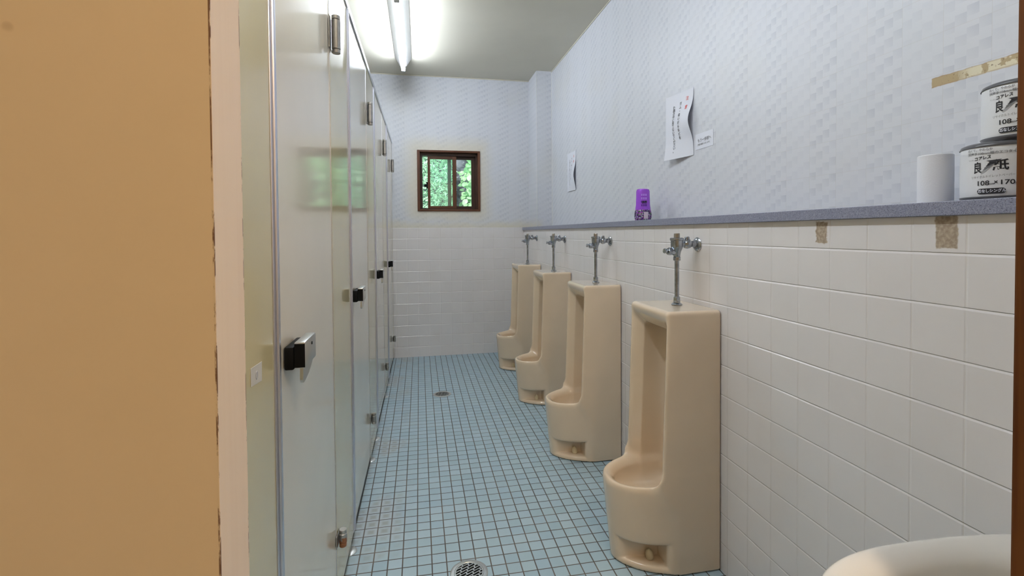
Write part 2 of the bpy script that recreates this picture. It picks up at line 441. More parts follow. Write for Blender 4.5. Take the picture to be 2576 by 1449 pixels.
def sash(x0, x1, y, sw0, sw1, z0=1.373, z1=1.862, gm=GLASS, fm=BROWN):
    s = MB().box(x0, x0+sw0, y, y+.022, z0, z1, b=.001).box(x1-sw1, x1, y, y+.022, z0, z1, b=.001)
    s.box(x0+sw0, x1-sw1, y+.001, y+.021, z1-.028, z1, b=.001).box(x0+sw0, x1-sw1, y+.001, y+.021, z0, z0+.024, b=.001)
    o = wp(s, 'window_sash', fm)
    g = MB().box(x0+sw0-.002, x1-sw1+.002, y+.009, y+.013, z0+.022, z1-.026)
    base = Vector(wf.location); g.v = [tuple(Vector(v)-base) for v in g.v]
    g.build('glass_pane', gm, o); return o
s1 = sash(.083, .350, YB+.036, .024, .036, gm=GLASSM)
s2 = sash(.270, .530, YB+.068, .032, .036, z1=1.866, fm=BROWND)
lk = MB().box(.070, .083, YB+.030, YB+.050, 1.56, 1.62, b=.002).box(.050, .083, YB+.040, YB+.052, 1.575, 1.598, b=.002)
wp(lk, 'window_latch', BLACK)

# ================================================================== outside: planted bank
def bank():
    m = NT('dark_bank_soil'); n = m.noise(6, 6)
    c = m.mix(m.ramp(n, .4, .65), (.03, .035, .05), (.16, .16, .20))
    c = m.mix(m.ramp(m.noise(17, 4), .6, .7), c, (.30, .30, .36))
    m.set(Base_Color=c, Roughness=.9); m.bump(n, .05); return m.m
nx, nz = 40, 30
vs = []; fs = []
for j in range(nz+1):
    for i in range(nx+1):
        x = -3+6.5*i/nx; z = -.1+4.6*j/nz
        y = 6.75+.45*(z-.9)+.12*math.sin(3*x+2*z)+.08*random.uniform(-1, 1)
        vs.append((x, y, z))
for j in range(nz):
    for i in range(nx): fs.append((j*(nx+1)+i, j*(nx+1)+i+1, (j+1)*(nx+1)+i+1, (j+1)*(nx+1)+i))
o = MB().add(vs, fs).build('earth_bank', bank(), smooth=True, ang=60); struct(o)
struct(MB().box(-3, 3.5, YB+.2, 6.4, -.12, 0).build('ground', bank()))
def leafm(name, a, b):
    m = NT(name); oi = m.new('ShaderNodeNewGeometry')
    c = m.mix(oi.outputs['Random Per Island'], a, b)
    m.set(Base_Color=c, Roughness=.4); tl = m.new('ShaderNodeBsdfTranslucent'); m.l.new(c, tl.inputs[0])
    mx = m.new('ShaderNodeMixShader'); mx.inputs[0].default_value = .35
    m.l.new(m.b.outputs[0], mx.inputs[1]); m.l.new(tl.outputs[0], mx.inputs[2]); m.l.new(mx.outputs[0], m.n['Material Output'].inputs[0])
    return m.m
LEAFA = leafm('broad_green_leaf', (.22, .50, .24), (.58, .85, .50))
LEAFB = leafm('fine_pale_leaf', (.34, .60, .40), (.66, .88, .66))
def leaves(n, x0, x1, y0, y1, z0, z1, lo, hi, ratio, dens=None):
    mb = MB()
    for _ in range(n):
        x, y, z = random.uniform(x0, x1), random.uniform(y0, y1), random.uniform(z0, z1)
        if dens and not dens(x, y, z): continue
        L = random.uniform(lo, hi); wv = L*ratio
        d = Vector((random.uniform(-1, 1), random.uniform(-1, .1), random.uniform(-.9, .5))).normalized()
        s = d.cross(Vector((random.uniform(-.4, .4), -1 if abs(d.y) < .8 else .2, .9))).normalized(); nn = s.cross(d)
        c = Vector((x, y, z)); p = []
        for t, k in ((0, .08), (.28, .85), (.6, 1), (.85, .6), (1, .04)):
            dr = nn*(-.28*L*t*t)
            p += [c+d*L*t+dr-s*wv*k/2+nn*.04*L*k, c+d*L*t+dr, c+d*L*t+dr+s*wv*k/2+nn*.04*L*k]
        mb.add(p, [q for i in range(4) for q in ((3*i, 3*i+1, 3*i+4, 3*i+3), (3*i+1, 3*i+2, 3*i+5, 3*i+4))])
    return mb
o = leaves(15000, -.9, .45, 6.15, 6.9, .9, 2.7, .025, .065, .30).build('shrub_foliage', LEAFB)
tag(o, 'pale green fine-leaved shrubs outside, seen through the left half of the window', 'foliage', kind='stuff')
hole = lambda x, y, z: (math.sin(7*x+1.3)*math.sin(6*z+.5) > -.12)
o = leaves(4200, .60, 2.0, 6.15, 6.9, .9, 2.7, .05, .095, .75, hole).build('vine_foliage', LEAFA)
tag(o, 'broad bright green leaves on the dark bank outside, seen through the right half of the window', 'foliage', kind='stuff')

# ================================================================== ceiling lamps
def lamp_fixture(yc, label, tube):
    t = thing('ceiling_light', label, 'ceiling lamp', (-.113, yc, CEIL), group='fluorescent ceiling lamps')
    L = .625
    MB().prism([(-.066, 0), (.066, 0), (.066, -.006), (.024, -.070), (-.024, -.070), (-.066, -.006)], -L, L, ax=1).build('lamp_housing', WHITEM, t)
    for s in (-1, 1):
        MB().box(-.016, .016, s*(L-.020)-.010, s*(L-.020)+.010, -.118, -.070, b=.003).build('lamp_holder', WHITEM, t)
    MB().lathe([(.0150, -.590), (.0155, -.585), (.0155, .585), (.0150, .590)], (0, 0, -.100), (0, 1, 0), 20, cap=True).build('fluorescent_tube', tube, t, smooth=True)
    return t
lamp_fixture(3.49, 'white batten light with a single fluorescent tube, on the ceiling near the window wall', TUBE)
lamp_fixture(1.25, 'white batten light with a single fluorescent tube, on the ceiling over the first cubicle door', TUBE2)
t = thing('dome_light', 'warm round dome lamp on the entrance ceiling behind the viewer', 'ceiling lamp', (.6, -.55, CEIL))
MB().lathe([(.14, 0), (.14, -.02), (.13, -.022)], n=32).build('lamp_base', WHITEM, t, smooth=True)
MB().lathe([(.128, -.022), (.122, -.05), (.10, -.075), (.06, -.092), (.005, -.098)], n=32).build('lamp_shade', LAMPW, t, smooth=True)

# ================================================================== cubicles
KP = .005
def px(y): return -.244+KP*(y-3)
ANG = -math.atan(KP)
ZP0, ZP1 = .036, 1.962
DOORS = [(.953, 1.497), (1.885, 2.452), (2.85, 3.405), (3.82, 4.30)]
PAN = [(.535, .913), (1.500, 1.842), (2.455, 2.808), (3.408, 3.780), (4.303, 4.535)]
dlab = ['cream cubicle door nearest the entrance, with the large silver latch', 'cream cubicle door, second from the entrance',
        'cream cubicle door, third from the entrance', 'narrow-looking cream cubicle door nearest the window wall']
plab = ['beige cubicle panel beside the entrance with a white sticker on it', 'beige cubicle panel between the first and second doors from the entrance',
        'beige cubicle panel between the second and third doors from the entrance', 'beige cubicle panel between the third and fourth doors from the entrance',
        'beige cubicle panel against the window wall']
def latch(parent, y, z):
    # y from the strip side; box lies along the door
    k = MB().box(.001, .018, y-.034, y+.060, z-.030, z+.014, b=.003)
    a = k.build('latch', BLACK, parent, smooth=True)
    c = MB().box(.0185, .038, y-.030, y+.066, z-.028, z+.022, b=.002)
    cc = c.build('latch_cover', BRIGHT, a, smooth=True)
    MB().box(.0192, .0378, y-.0312, y-.0298, z-.026, z+.019).build('latch_opening', BLACK, a)
    MB().lathe([(.0032, 0), (.0032, .0012)], (.0378, y+.028, z+.008), (1, 0, 0), 12).build('keyhole', BLACK, a)
    prof = [(y-.029, z-.027), (y-.030, z-.050), (y-.026, z-.056), (y-.014, z-.056), (y+.012, z-.050), (y+.036, z-.041), (y+.052, z-.033), (y+.058, z-.027)]
    MB().prism(prof, .028, .034, ax=0).build('latch_lever', BRIGHT, a)
def hinge(parent, y, z0, z1, r, rusty=False):
    zc = (z0+z1)/2
    a = MB().box(.0008, .004, y-.030, y+.020, z0+.008, z1-.008, b=.0008).build('hinge', STEEL, parent)
    MB().lathe([(r*.86, z0), (r*.95, z0+.001), (r*.95, z0+.010), (r*.8, z0+.0115), (r, z0+.0135), (r, z1-.0135), (r*.8, z1-.0115), (r*.95, z1-.010), (r*.95, z1-.001), (r*.86, z1)],
               (.0045+r, y, 0), n=24).build('hinge_barrel', RUST if rusty else STEEL, a, smooth=True)
for i, (y0, y1) in enumerate(DOORS):
    t = thing('cubicle_door', dlab[i], 'door', (px(y0), y0, 0), ANG, group='cubicle doors')
    w_ = y1-y0
    MB().box(-.036, -.001, .002, w_-.003, ZP0+.01, ZP1-.004, b=.0015).build('door_leaf', DOORP, t)
    MB().box(-.0365, .0006, w_-.0048, w_-.0024, ZP0+.01, ZP1-.004).build('edge_strip', ALU, t)
    latch(t, .052 if i == 0 else .045, .912)
    hinge(t, w_+.012, 1.672, 1.782, .0125)
    hinge(t, w_+.012, .200, .252, .0115, rusty=(i == 0))
for i, (y0, y1) in enumerate(PAN):
    t = thing('cubicle_panel', plab[i], 'partition', (px(y0), y0, 0), ANG, group='cubicle front panels')
    w_ = y1-y0
    MB().box(-.036, 0, .001, w_, ZP0, ZP1, b=.001).build('panel_board', SIDEP if i in (0,) else SIDEP, t)
    if i < 4:      # aluminium post the next door closes on
        s = MB().box(-.038, .002, w_+.0005, w_+.012, ZP0, ZP1, b=.0015)
        s.box(-.038, .006, w_+.012, w_+.026, ZP0, ZP1, b=.003).box(-.038, .001, w_+.026, w_+.036, ZP0, ZP1, b=.001)
        s.build('door_post', ALUD, t)
    if i > 0:      # screen between two cubicles, seen only from above
        MB().box(-1.30, -.037, w_*.5-.018, w_*.5+.018, .10, ZP1).build('side_screen', SIDEP, t)
    if 0 < i < 4:
        for yy in (.05, w_-.05):
            MB().lathe([(.030, .0005), (.030, .002), (.024, .005), (.011, .006), (.011, ZP0)], (-.012, yy, 0), n=24).build('panel_foot', BRIGHT, t, smooth=True)
o = MB().box(-.040, .004, 0, 4.005, ZP1-.001, ZP1+.024, b=.002).build('head_rail', ALU, loc=(px(.532), .532, 0))
o.rotation_euler = (0, 0, ANG); tag(o, 'slim aluminium rail along the top of the cubicle fronts', 'rail')
o = MB().box(-.030, -.006, 0, 4.0, .0005, ZP0-.001).build('gap_shade_strip', DARK, loc=(px(.535), .535, 0)); o.rotation_euler = (0, 0, ANG); struct(o)  # dark strip put in the open gap under the panels as its shade
# sticker
t = thing('sticker', 'small white square sticker on the beige panel beside the entrance', 'sticker', (px(.82)+.0004, .82, .921), ANG)
MB().add([(.0006, -.026, .014), (.0006, .026, .012), (.0006, .024, -.019), (.0006, -.026, -.014), (0, -.026, .014), (0, .026, .012), (0, .024, -.019), (0, -.026, -.014)],
         [(0, 1, 2, 3), (4, 5, 6, 7), (0, 1, 5, 4), (1, 2, 6, 5), (2, 3, 7, 6), (3, 0, 4, 7)]).build('sticker_sheet', simple('aged_white_tape', (.62, .60, .56), .5), t)
MB().lathe([(.0045, 0), (.004, .001)], (.0007, -.001, -.003), (1, 0, 0), 14, sq=1.6).build('grey_dot', GREYL, t)

# ================================================================== urinals (implicit surface -> one smooth mesh)
def smin(a, b, k): h = np.clip(.5+.5*(b-a)/k, 0, 1); return b*(1-h)+a*h-k*h*(1-h)
def smax(a, b, k): return -smin(-a, -b, k)
def outline(u, v, uc, a, b, n):
    x = np.maximum(u-uc, 0)/a; y = np.abs(v)/b
    g = x**n+y**n+1e-9; f = g**(1/n)-1
    gr = g**(1/n-1)*np.sqrt((x**(n-1)/a)**2+(y**(n-1)/b)**2)+1e-9
    return f/gr
def urinal_sdf(u, v, z):
    dA = .195+(.877-z)*.034-.085*np.clip((.315-z)/.12, 0, 1)
    r = .015
    qx = np.maximum(u-(dA-r), -.1); qy = np.abs(v)-(.1425-r)
    zc, zh = .42, .457-r
    qz = np.abs(z-zc)-zh
    A = np.sqrt(np.maximum(qx, 0)**2+np.maximum(qy, 0)**2+np.maximum(qz, 0)**2)+np.minimum(np.maximum(qx, np.maximum(qy, qz)), 0)-r
    a = .213+.027*np.clip(z/.3, 0, 1)
    n = 1.75+.45*np.clip(z/.3, 0, 1)
    B = outline(u, v, .12, a, .1425, n)
    rt = .301-.05*(u-.21)
    B = smax(B, (z-rt)*.95, .030)
    B = np.maximum(B, .003-u)
    O = smin(A, B, .055)
    O = np.maximum(O, .003-u); O = smax(O, np.abs(v)-.1425, .006)
    # flared slot
    e = np.maximum(u-(.195+(.877-z)*.034-.040), 0)
    wv = .100+.74*e; zt = .806+1.05*e
    S = smax(np.abs(v)-wv, z-zt, .024)*.85
    S = smax(S, .058-u, .07)
    off = .030*np.clip((z-(rt-.034))/.034, 0, 1)**1.5+np.maximum(z-rt, 0)*1.0
    I = outline(u, v, .12, a-.040, .100, n+.2)-off
    C = smax(S, I, .03)
    bot = .195+.4*np.maximum(u-.17, 0)**1.0*0+1.2*v*v+1.1*np.maximum(u-.16, 0)**2
    C = smax(C, bot-z, .05)
    F = smax(O, -C, .016)
    vv = -v
    P = np.maximum(np.maximum(.188-u, .043+.12*(.330-u)-vv), np.maximum(.024-z, z-(.092+.05*(.28-u))))
    F = smax(F, -P, .017)
    return np.maximum(F, .004-z)
def surface_nets(fn, lo, hi, h):
    ax = [np.arange(lo[i], hi[i]+h, h) for i in range(3)]
    X, Y, Z = np.meshgrid(*ax, indexing='ij'); Fv = fn(X, Y, Z)
    s = Fv < 0; nx, ny, nz = Fv.shape
    cnt = np.zeros((nx-1, ny-1, nz-1)); acc = np.zeros((nx-1, ny-1, nz-1, 3))
    cor = [(i, j, k) for i in (0, 1) for j in (0, 1) for k in (0, 1)]
    for a in cor:
        for d in range(3):
            if a[d]: continue
            b = list(a); b[d] = 1
            sl = lambda c: tuple(slice(c[q], Fv.shape[q]-1+c[q]) for q in range(3))
            fa, fb = Fv[sl(a)], Fv[sl(b)]; m = (fa < 0) != (fb < 0)
            t = np.where(m, fa/np.where(m, fa-fb, 1), 0)
            cnt += m
            for q in range(3): acc[..., q] += m*(a[q]+(t if q == d else 0))
    act = cnt > 0; idx = -np.ones(act.shape, int); idx[act] = np.arange(act.sum())
    ii = np.argwhere(act); vt = acc[act]/cnt[act][:, None]+ii
    V = vt*h+np.array([ax[0][0], ax[1][0], ax[2][0]])
    faces = []
    for d in range(3):
        e1, e2 = (d+1) % 3, (d+2) % 3
        a = np.take(s, range(0, s.shape[d]-1), axis=d); b = np.take(s, range(1, s.shape[d]), axis=d)
        for inside, flip in ((a & ~b, False), (~a & b, True)):
            p = np.argwhere(inside)
            p = p[(p[:, e1] > 0) & (p[:, e2] > 0) & (p[:, e1] < s.shape[e1]-1) & (p[:, e2] < s.shape[e2]-1)]
            def g(o1, o2):
                q = p.copy(); q[:, e1] -= o1; q[:, e2] -= o2; return idx[q[:, 0], q[:, 1], q[:, 2]]
            Q = np.stack([g(1, 1), g(0, 1), g(0, 0), g(1, 0)], 1)
            faces.append(Q[:, ::-1] if flip else Q)
    Fc = np.concatenate(faces)
    for _ in range(3):
        f = fn(V[:, 0], V[:, 1], V[:, 2]); e = 1e-4; G = np.zeros_like(V)
        for q in range(3):
            dV = np.zeros(3); dV[q] = e; w2 = V+dV; w1 = V-dV
            G[:, q] = (fn(w2[:, 0], w2[:, 1], w2[:, 2])-fn(w1[:, 0], w1[:, 1], w1[:, 2]))/(2*e)
        st = (f/np.maximum((G**2).sum(1), .15))[:, None]*G
        V = V-np.clip(st, -h*.4, h*.4)
    return V, Fc
V, Fc = surface_nets(urinal_sdf, (-.006, -.155, -.008), (.365, .155, .890), .0042)
V = V.copy(); V[:, 0] = -V[:, 0]              # the room lies towards -X from the wall
ume = bpy.data.meshes.new('urinal_body'); ume.from_pydata(V.tolist(), [], Fc[:, ::-1].tolist()); ume.update()
ume.materials.append(CERAM); ume.polygons.foreach_set('use_smooth', [True]*len(ume.polygons))
bm = bmesh.new(); bm.from_mesh(ume); bmesh.ops.recalc_face_normals(bm, faces=bm.faces); bm.to_mesh(ume); bm.free()
UY = [1.585, 2.394, 3.200, 4.008]
ulab = ['cream floor-standing urinal nearest the viewer', 'cream floor-standing urinal, second from the viewer',
        'cream floor-standing urinal, third from the viewer', 'cream floor-standing urinal nearest the window wall']
ur = thing('urinal', ulab[0], 'urinal', (XR, UY[0], 0), group='urinals along the right wall')
ub = bpy.data.objects.new('urinal_body', ume); COL.objects.link(ub); ub.parent = ur
for s in (-1,):
    MB().lathe([(.0125, .0), (.0135, .008), (.0125, .018), (.009, .026), (.003, .031)], (-.224, s*.072, .026), (-.12, 0, 1), 18).build('bolt_cap', CAPM, ur, smooth=True)
MB().lathe([(.030, 0), (.030, .003), (.024, .005), (.004, .006)], (-.125, 0, .1955), n=24).build('bowl_strainer', CERAM, ur, smooth=True)
for i in (1, 2, 3): dup(ur, (XR, UY[i], 0), ulab[i])
# flush valves
vlab = ['chrome push-button flush valve above the urinal nearest the viewer', 'chrome push-button flush valve above the second urinal from the viewer',
        'chrome push-button flush valve above the third urinal from the viewer', 'chrome push-button flush valve above the urinal nearest the window wall']
fv = thing('flush_valve', vlab[0], 'flush valve', (XR, UY[0], .878), group='flush valves above the urinals')
U = -.082
a = MB().lathe([(.019, 0), (.019, .002), (.015, .006), (.010, .008)], (U, 0, 0)).lathe([(.0115, .008), (.0120, .010), (.0120, .013), (.0115, .014)], (U, 0, 0)); a.build('spud_flange', CHROME, fv, smooth=True)
MB().lathe([(.0125, .0145), (.0128, .016), (.0128, .027), (.0115, .029)], (U, 0, 0), n=6).build('lower_nut', CHROME, fv)
MB().lathe([(.0078, .029), (.0078, .160)], (U, 0, 0)).build('flush_pipe', CHROME, fv, smooth=True)
MB().lathe([(.0115, .158), (.0132, .160), (.0132, .170), (.0120, .172)], (U, 0, 0), n=8).build('upper_nut', CHROME, fv)
MB().lathe([(.0105, .172), (.0120, .176), (.0130, .184), (.0150, .192), (.0200, .203), (.0212, .210), (.0212, .229), (.0238, .231), (.0238, .238), (.0205, .240), (.010, .2405)], (U, 0, 0), n=32).build('valve_body', CHROME, fv, smooth=True)
MB().lathe([(.0105, .2405), (.0108, .242), (.0108, .253), (.0095, .256)], (U, 0, 0), n=8).build('valve_cap', STEEL, fv)
pb = MB().lathe([(.011, 0), (.0125, .014), (.0135, .016), (.0135, .026), (.012, .028)], (U-.008, 0, .189), (-1, 0, .12), 8).build('button_housing', CHROME, fv)
MB().lathe([(.0060, .028), (.0060, .036), (.0088, .0365), (.0092, .040), (.0080, .0425)], (U-.008, 0, .189), (-1, 0, .12), 20).build('push_button', CHROME, pb, smooth=True)
MB().lathe([(.0095, .018), (.0095, .026), (.0150, .031), (.0172, .040), (.0150, .050), (.0105, .056), (.0120, .066), (.0122, .0725)], (U, 0, .217), (1, 0, 0), 24).build('supply_elbow', CHROME, fv, smooth=True)
MB().lathe([(.0105, .008), (.0110, .015), (.0085, .0165), (.0085, .0235), (.0070, .0255)], (U+.040, 0, .218), (0, 0, 1), 12).build('stop_screw', CHROME, fv, smooth=True)
MB().lathe([(.0255, 0), (.0255, .0015), (.021, .007), (.0135, .010)], (-.001, 0, .215), (-1, 0, 0), 32).build('wall_flange', CHROME, fv, smooth=True)
for i in (1, 2, 3): dup(fv, (XR, UY[i], .878), vlab[i])

# ================================================================== hand basin (lower right corner)
def basin_sdf(u, v, z):
    dz = np.clip((.65-z)/.16, 0, 1)
    a = np.where(u > .26, .212-.09*dz**1.5, .375); b = .118-.045*dz**1.5
    g = (np.abs(u-.26)/a)**2.25+(np.abs(v)/b)**2.25+1e-9
    O = (g**(1/2.25)-1)*b
    O = smax(O, z-.65, .016); O = smax(O, .49-z, .03); O = np.maximum(O, .003-u)
    I = ((np.abs(u-.235)/.155)**2.4+(np.abs(v)/.070)**2.4+1e-9)**(1/2.4)-1
    I = I*.070-.020*np.clip((z-.622)/.028, 0, 1)**2
    C = smax(I, .535+2.4*v*v+.9*(u-.23)**2-z, .05)
    return smax(O, -C, .022)
V, Fc = surface_nets(basin_sdf, (-.006, -.135, .48), (.485, .135, .665), .0045)
V[:, 0] = -V[:, 0]; V[:, 2] -= .49
bme = bpy.data.meshes.new('basin_bowl'); bme.from_pydata(V.tolist(), [], Fc[:, ::-1].tolist()); bme.update(); bme.materials.append(CERAW)
bme.polygons.foreach_set('use_smooth', [True]*len(bme.polygons))
bm = bmesh.new(); bm.from_mesh(bme); bmesh.ops.recalc_face_normals(bm, faces=bm.faces); bm.to_mesh(bme); bm.free()
bs = thing('hand_basin', 'cream oval hand basin in the lower right corner, fixed to the tiled wall', 'basin', (XR, .510, .49))
bb = bpy.data.objects.new('basin_bowl', bme); COL.objects.link(bb); bb.parent = bs
MB().lathe([(.020, .045), (.020, .048), (.012, .049)], (-.205, 0, 0), n=24).build('waste_ring', CHROME, bs, smooth=True)
MB().lathe([(.016, -.20), (.016, .012)], (-.16, 0, 0), n=20).lathe([(.016, 0), (.016, .155)], (-.16, 0, -.19), (1, 0, 0), 20).build('waste_pipe', CHROME, bs, smooth=True)

# ================================================================== floor drains
def drain(loc, label):
    t = thing('floor_drain', label, 'drain', loc, group='round floor drains')
    MB().lathe([(.063, .0004), (.063, .002), (.060, .0032), (.050, .0032), (.0485, .0015), (.0485, .0006)], n=48, cap=False).build('drain_rim', BRIGHT, t, smooth=True)
    MB().lathe([(.0485, .0002), (.0485, .0006)], n=40).build('drain_well', BLACK, t)
    R = .0475; g = MB(); ang = math.radians(28); ca, sa = math.cos(ang), math.sin(ang)
    rows = 9; step = 2*R/rows
    def bar(x0, x1, y0, y1):
        pts = [(x0, y0), (x1, y0), (x1, y1), (x0, y1)]; q = [(x*ca-y*sa, x*sa+y*ca) for x, y in pts]
        g.prism(q, .0008, .0030)
    for i in range(rows+1):
        y = -R+i*step; hw = math.sqrt(max(R*R-y*y, 1e-6))
        if hw > .008: bar(-hw, hw, y-.0016, y+.0016)
    for i in range(rows):
        y0 = -R+i*step; y1 = y0+step; ym = (y0+y1)/2; hw = math.sqrt(max(R*R-ym*ym, 0))
        x = -R+(i % 3)*.0095
        while x < hw:
            if x > -hw: bar(x-.002, x+.002, y0, y1)
            x += .0285
    for k in range(40):
        a0, a1 = 2*PI*k/40, 2*PI*(k+1)/40
        g.prism([(.0445*math.cos(a0), .0445*math.sin(a0)), (.0484*math.cos(a0), .0484*math.sin(a0)), (.0484*math.cos(a1), .0484*math.sin(a1)), (.0445*math.cos(a1), .0445*math.sin(a1))], .0008, .0030)
    g.build('drain_grate', BRIGHT, t)
    return t
d1 = drain((.152, 1.598, 0), 'round steel floor drain grate closest to the viewer')
dup(d1, (.148, 3.436, 0), 'round steel floor drain grate further back towards the window wall')

# ================================================================== notices on the upper wall
def sheet(name, label, yl, yr, zt, zb, off, nu=32, nv=56, group=None):
    """off(s,t): distance from the wall; s 0..1 left to right as seen, t 0..1 top to bottom"""
    t = thing(name, label, 'notice', (XU, (yl+yr)/2, (zt+zb)/2), group=group)
    yc, zc = (yl+yr)/2, (zt+zb)/2
    def P(s, q, e=0): return Vector((-off(s, q)-e, yl+(yr-yl)*s-yc, zt+(zb-zt)*q-zc))
    vs = [P(i/nu, j/nv) for j in range(nv+1) for i in range(nu+1)]
    k = len(vs); vs += [v+Vector((.0006, 0, 0)) for v in vs]
    fs = []
    for j in range(nv):
        for i in range(nu):
            a = j*(nu+1)+i; fs.append((a, a+1, a+nu+2, a+nu+1)); fs.append((a+k, a+k+nu+1, a+k+nu+2, a+k+1))
    bd = [i for i in range(nu)]+[j*(nu+1)+nu for j in range(nv)]+[nv*(nu+1)+i for i in range(nu, 0, -1)]+[j*(nu+1) for j in range(nv, 0, -1)]
    for i in range(len(bd)):
        a, b_ = bd[i], bd[(i+1) % len(bd)]; fs.append((a, a+k, b_+k, b_))
    MB().add(vs, fs).build('paper_sheet', PAPER, t, smooth=True, ang=60)
    return t, P, abs(yl-yr), abs(zt-zb)
def col_text(t, P, w, h, s, q0, dq, size, txt, mat, name='lettering', bold=.00012):
    mb_objs = []
    mb = MB()
    for i, ch in enumerate(txt):
        if ch == ' ': continue
        cu = bpy.data.curves.new('t', 'FONT'); cu.body = ch; cu.size = size; cu.align_x = 'CENTER'; cu.align_y = 'CENTER'; cu.offset = bold; cu.resolution_u = 2
        to = bpy.data.objects.new('t', cu); COL.objects.link(to)
        dg = bpy.context.evaluated_depsgraph_get(); me0 = bpy.data.meshes.new_from_object(to.evaluated_get(dg))
        bpy.data.objects.remove(to); bpy.data.curves.remove(cu)
        mb.add([P(s+v.co.x/w, q0+dq*i-v.co.y/h, .0009) for v in me0.vertices], [list(p.vertices) for p in me0.polygons]); bpy.data.meshes.remove(me0)
    return mb.build(name, mat, t)
def big_notice(label, yl, yr, zt, zb, off):
    t, P, w, h = sheet('wall_notice', label, yl, yr, zt, zb, off, group='vertical paper notices on the papered wall')
    col_text(t, P, w, h, .79, .13, .135, .020, '注', RED); col_text(t, P, w, h, .79, .265, .135, .020, '意', RED)
    col_text(t, P, w, h, .56, .175, .058, .0165, 'ガム・吸いがらなどを', INK)
    col_text(t, P, w, h, .33, .205, .0485, .0165, '便器の中に捨てないでください。', INK, bold=.00012)
    return t
def off1(s, q):
    bulge = math.exp(-((q-.48)/.22)**2)
    return .002+.030*(1-s)**1.3+.028*s*bulge+.018*(1-s)*max(0, q-.75)*2
big_notice('large curling paper notice with red heading, above the purple air freshener', 2.128, 1.940, 1.772, 1.476, off1)
def off2(s, q): return .002+.006*(1-s)+.020*s*math.exp(-((q-.62)/.25)**2)
big_notice('paper notice with red heading near the far end of the right wall', 3.755, 3.560, 1.770, 1.468, off2)
t, P, w, h = sheet('small_sign', 'small white landscape sign with two lines of black writing, beside the large notice', 1.926, 1.797, 1.5600, 1.4935, lambda s, q: .0015)
text_mesh('もう一歩前へ', .0165, INK, 'lettering', t, lambda x, y: P(.52+x/w, .46-y/h, .0005), bold=.0001)
text_mesh('ご協力お願いいたします。', .0082, INK, 'lettering', t, lambda x, y: P(.50+x/w, .72-y/h, .0005), bold=.0001)

# ================================================================== things on the ledge
# air freshener
t = thing('air_freshener', 'purple bottle-shaped air freshener with a flowered label on the ledge', 'air freshener', (1.085, 2.222, 1.1935))
MB().lathe([(.034, 0), (.039, .004), (.043, .018), (.0435, .032), (.041, .048), (.0385, .054)], n=36, sq=.8).build('gel_container', FLORAL, t, smooth=True)
MB().lathe([(.0385, .0545), (.0375, .062), (.0350, .080), (.0340, .115), (.0335, .145), (.0300, .155), (.0240, .1575), (.004, .158)], n=36, sq=.8).build('vented_cap', PURPLE, t, smooth=True)
view = math.atan2(-2.222, -1.085)
def fr(sv, z, r, e=.0006):
    ph = view+sv/r; return Vector(((r+e)*math.cos(ph), (r*.8+e)*math.sin(ph), z))
def patch(sv0, sv1, z0, z1, r, name, mat, e=.0006, n=6):
    vs = []; fs = []
    for k in range(n+1):
        sv = sv0+(sv1-sv0)*k/n; vs += [fr(sv, z0, r, e), fr(sv, z1, r, e)]
        if k: fs.append((2*k-2, 2*k, 2*k+1, 2*k-1))
    return MB().add(vs, fs).build(name, mat, t, smooth=True)
patch(.008, .030, .010, .044, .0435, 'white_label', simple('pink_label', (.66, .55, .68), .4), .0012)
for k in range(5):
    for q in (0, 1, 2):
        patch(-.006+q*.010, .001+q*.010, .132-k*.017-.010, .132-k*.017, .0350, 'vent_slot', PURPD if 1 < k else simple('pale_violet', (.50, .25, .85), .3), .0012, 3)
text_mesh('消臭', .016, INK, 'lettering', t, lambda x, y: fr(.006+y*-.0, .098+y, .0352, .0022) if False else fr(.010+x*.8, .090-.0*x+y, .0352, .0024), bold=.0004)

# bare toilet roll
t = thing('toilet_roll', 'unwrapped white toilet roll standing on the ledge beside the packs', 'toilet roll', (1.098, .857, 1.1935))
MB().lathe([(.0290, 0), (.0305, .0015), (.0307, .05), (.0305, .105), (.0290, .1065), (.010, .1065)], n=40).build('paper_roll', TISSUE, t, smooth=True)
MB().lathe([(.006, .1066), (.006, .1068)], n=16).build('core_hole', GREYL, t)
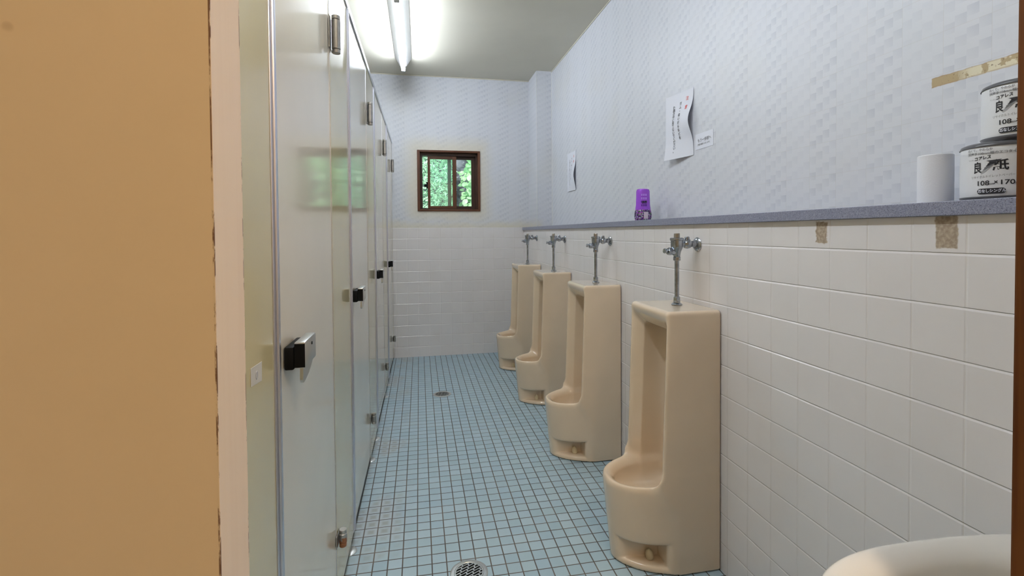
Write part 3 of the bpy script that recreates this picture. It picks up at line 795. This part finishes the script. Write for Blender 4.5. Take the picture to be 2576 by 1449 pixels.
# wrapped rolls
def pack(label, cx, cy, z0, R, shift):
    t = thing('toilet_paper_pack', label, 'toilet paper pack', (cx, cy, z0), group='wrapped toilet roll packs')
    Hh = .110
    MB().lathe([(.012, .0004), (R-.010, .0004), (R-.003, .003), (R-.0005, .008), (R, .02), (R+.0005, .055), (R, .09), (R-.0005, .102), (R-.003, .1065), (R-.010, Hh), (.012, Hh)], n=56).build('wrapper', WRAP, t, smooth=True, ang=60)
    for a, b_ in ((.0005, .0075), (.1020, .1095)):
        lo, hi = (a, b_)
        if lo < .05: pr = [(R-.0085, .0002), (R-.0015, .0028), (R+.0009, .0080), (R+.0007, .0082)]
        else: pr = [(R+.0007, .1010), (R+.0009, .1012), (R-.0015, .1072), (R-.0085, .1104)]
        MB().lathe(pr, n=56, cap=False).build('dark_band', BAND, t, smooth=True, ang=70)
    ph0 = math.atan2(-cy, -cx)
    def P(x, y, e=.0007):
        ph = ph0+(x*.88+shift)/R; return ((R+e)*math.cos(ph), (R+e)*math.sin(ph), y)
    def put(txt, size, x, y, mat=INK, bold=.0, sx=1.0, slope=0, e=.0008):
        text_mesh(txt, size, mat, 'lettering', t, lambda a, b2: P(x+a, y+b2+slope*a, e), bold, 'LEFT', sx)
    put('白くて、やわらか', .0056, -.038, .0955, GREY, .0001)
    put('超厚手108mm幅のエコタイプ', .0056, -.038, .0885, GREY, .0001, 1.2)
    put('ワンタッチ', .0032, -.036, .0775, GREY)
    put('コアレス', .0080, -.024, .0785, INK, .0002, .9, .10)
    put('良', .0225, -.026, .0610, INK, .0005, .72)
    put('紙', .0215, .0065, .0635, INK, .0005, 1.15)
    put('リサイクルトイレットペーパー', .0055, -.030, .0440, GREY, 0, .92, .03)
    put('108', .0120, -.020, .0325, INK, .0002, 1.25)
    put('mm', .0062, -.0005, .0310, INK, 0, 1.1); put('×', .0120, .0085, .0330, INK, .0002)
    put('170', .0120, .0165, .0325, INK, .0002, 1.35); put('m', .0062, .0395, .0310, INK, 0, 1.1)
    # folded ribbon mark between the two characters
    for k in range(6):
        f = k/5; x0 = -.012+.012*f; y0 = .050+.017*f
        w2, h2 = .010+.005*f, .0065
        q = [P(x0, y0, .0010+.0001*k), P(x0+w2*.75, y0+.004, .0010+.0001*k), P(x0+w2*1.2, y0+h2+.002, .0010+.0001*k), P(x0+w2*.15, y0+h2-.001, .0010+.0001*k)]
        MB().add(q, [(0, 1, 2, 3)]).build('ribbon_mark', [GREYL, GREYL, GREY, GREY, INK, INK][k], t)
    q = [P(-.003, .0745, .0017), P(.021, .0755, .0017), P(.014, .0710, .0017), P(.004, .0712, .0017)]
    MB().add(q, [(0, 1, 2, 3)]).build('ribbon_mark', INK, t)
    # black lozenge with white writing
    cxp, czp, hw, hh = .0045, .0175, .0225, .0052
    pts = []
    for k in range(13): a = PI/2+PI*k/12; pts.append((cxp-hw+hh+hh*math.cos(a), czp+hh*math.sin(a)))
    for k in range(1, 9): pts.append((cxp-hw+hh+(2*hw-2*hh)*k/8, czp-hh))
    for k in range(13): a = -PI/2+PI*k/12; pts.append((cxp+hw-hh+hh*math.cos(a), czp+hh*math.sin(a)))
    for k in range(1, 8): pts.append((cxp+hw-hh-(2*hw-2*hh)*k/8, czp+hh))
    n = len(pts); vs = []; fs = []
    xs = sorted(set(round(p[0], 6) for p in pts))
    for x in xs:
        d = max(0, abs(x-cxp)-(hw-hh)); y = math.sqrt(max(hh*hh-d*d, 0)); vs += [P(x, czp-y, .0009), P(x, czp+y, .0009)]
    for k in range(1, len(xs)): fs.append((2*k-2, 2*k, 2*k+1, 2*k-1))
    MB().add(vs, fs).build('label_lozenge', INK, t)
    put('芯なしシングル', .0068, -.0165, .0175, PAPER, .0002, .92, 0, .0014)
    # ringed mark with three small circles
    def ring(x, y, r0, r1, sxx=1.0, mat=GREY, e=.0010):
        vs = []; fs = []; n = 24
        for k in range(n):
            a = 2*PI*k/n; vs += [P(x+r0*sxx*math.cos(a), y+r0*math.sin(a), e), P(x+r1*sxx*math.cos(a), y+r1*math.sin(a), e)]
        for k in range(n): k2 = (k+1) % n; fs.append((2*k, 2*k+1, 2*k2+1, 2*k2))
        MB().add(vs, fs).build('ring_mark', mat, t)
    ring(.050, .0905, .0056, .0062, 1.7, GREYL)
    for dx, dy in ((-.005, -.0005), (0, .0018), (.005, -.0003), (0, -.0018)): ring(.050+dx, .0905+dy, .0012, .0020, 1.2, INK)
    return t
pack('white toilet paper pack standing directly on the ledge, lowest of the stack', 1.102, .740, 1.1935, .0580, -.0165)
pack('white toilet paper pack on top of the lower pack, at the right edge', 1.118, .716, 1.3045, .0575, -.0165)
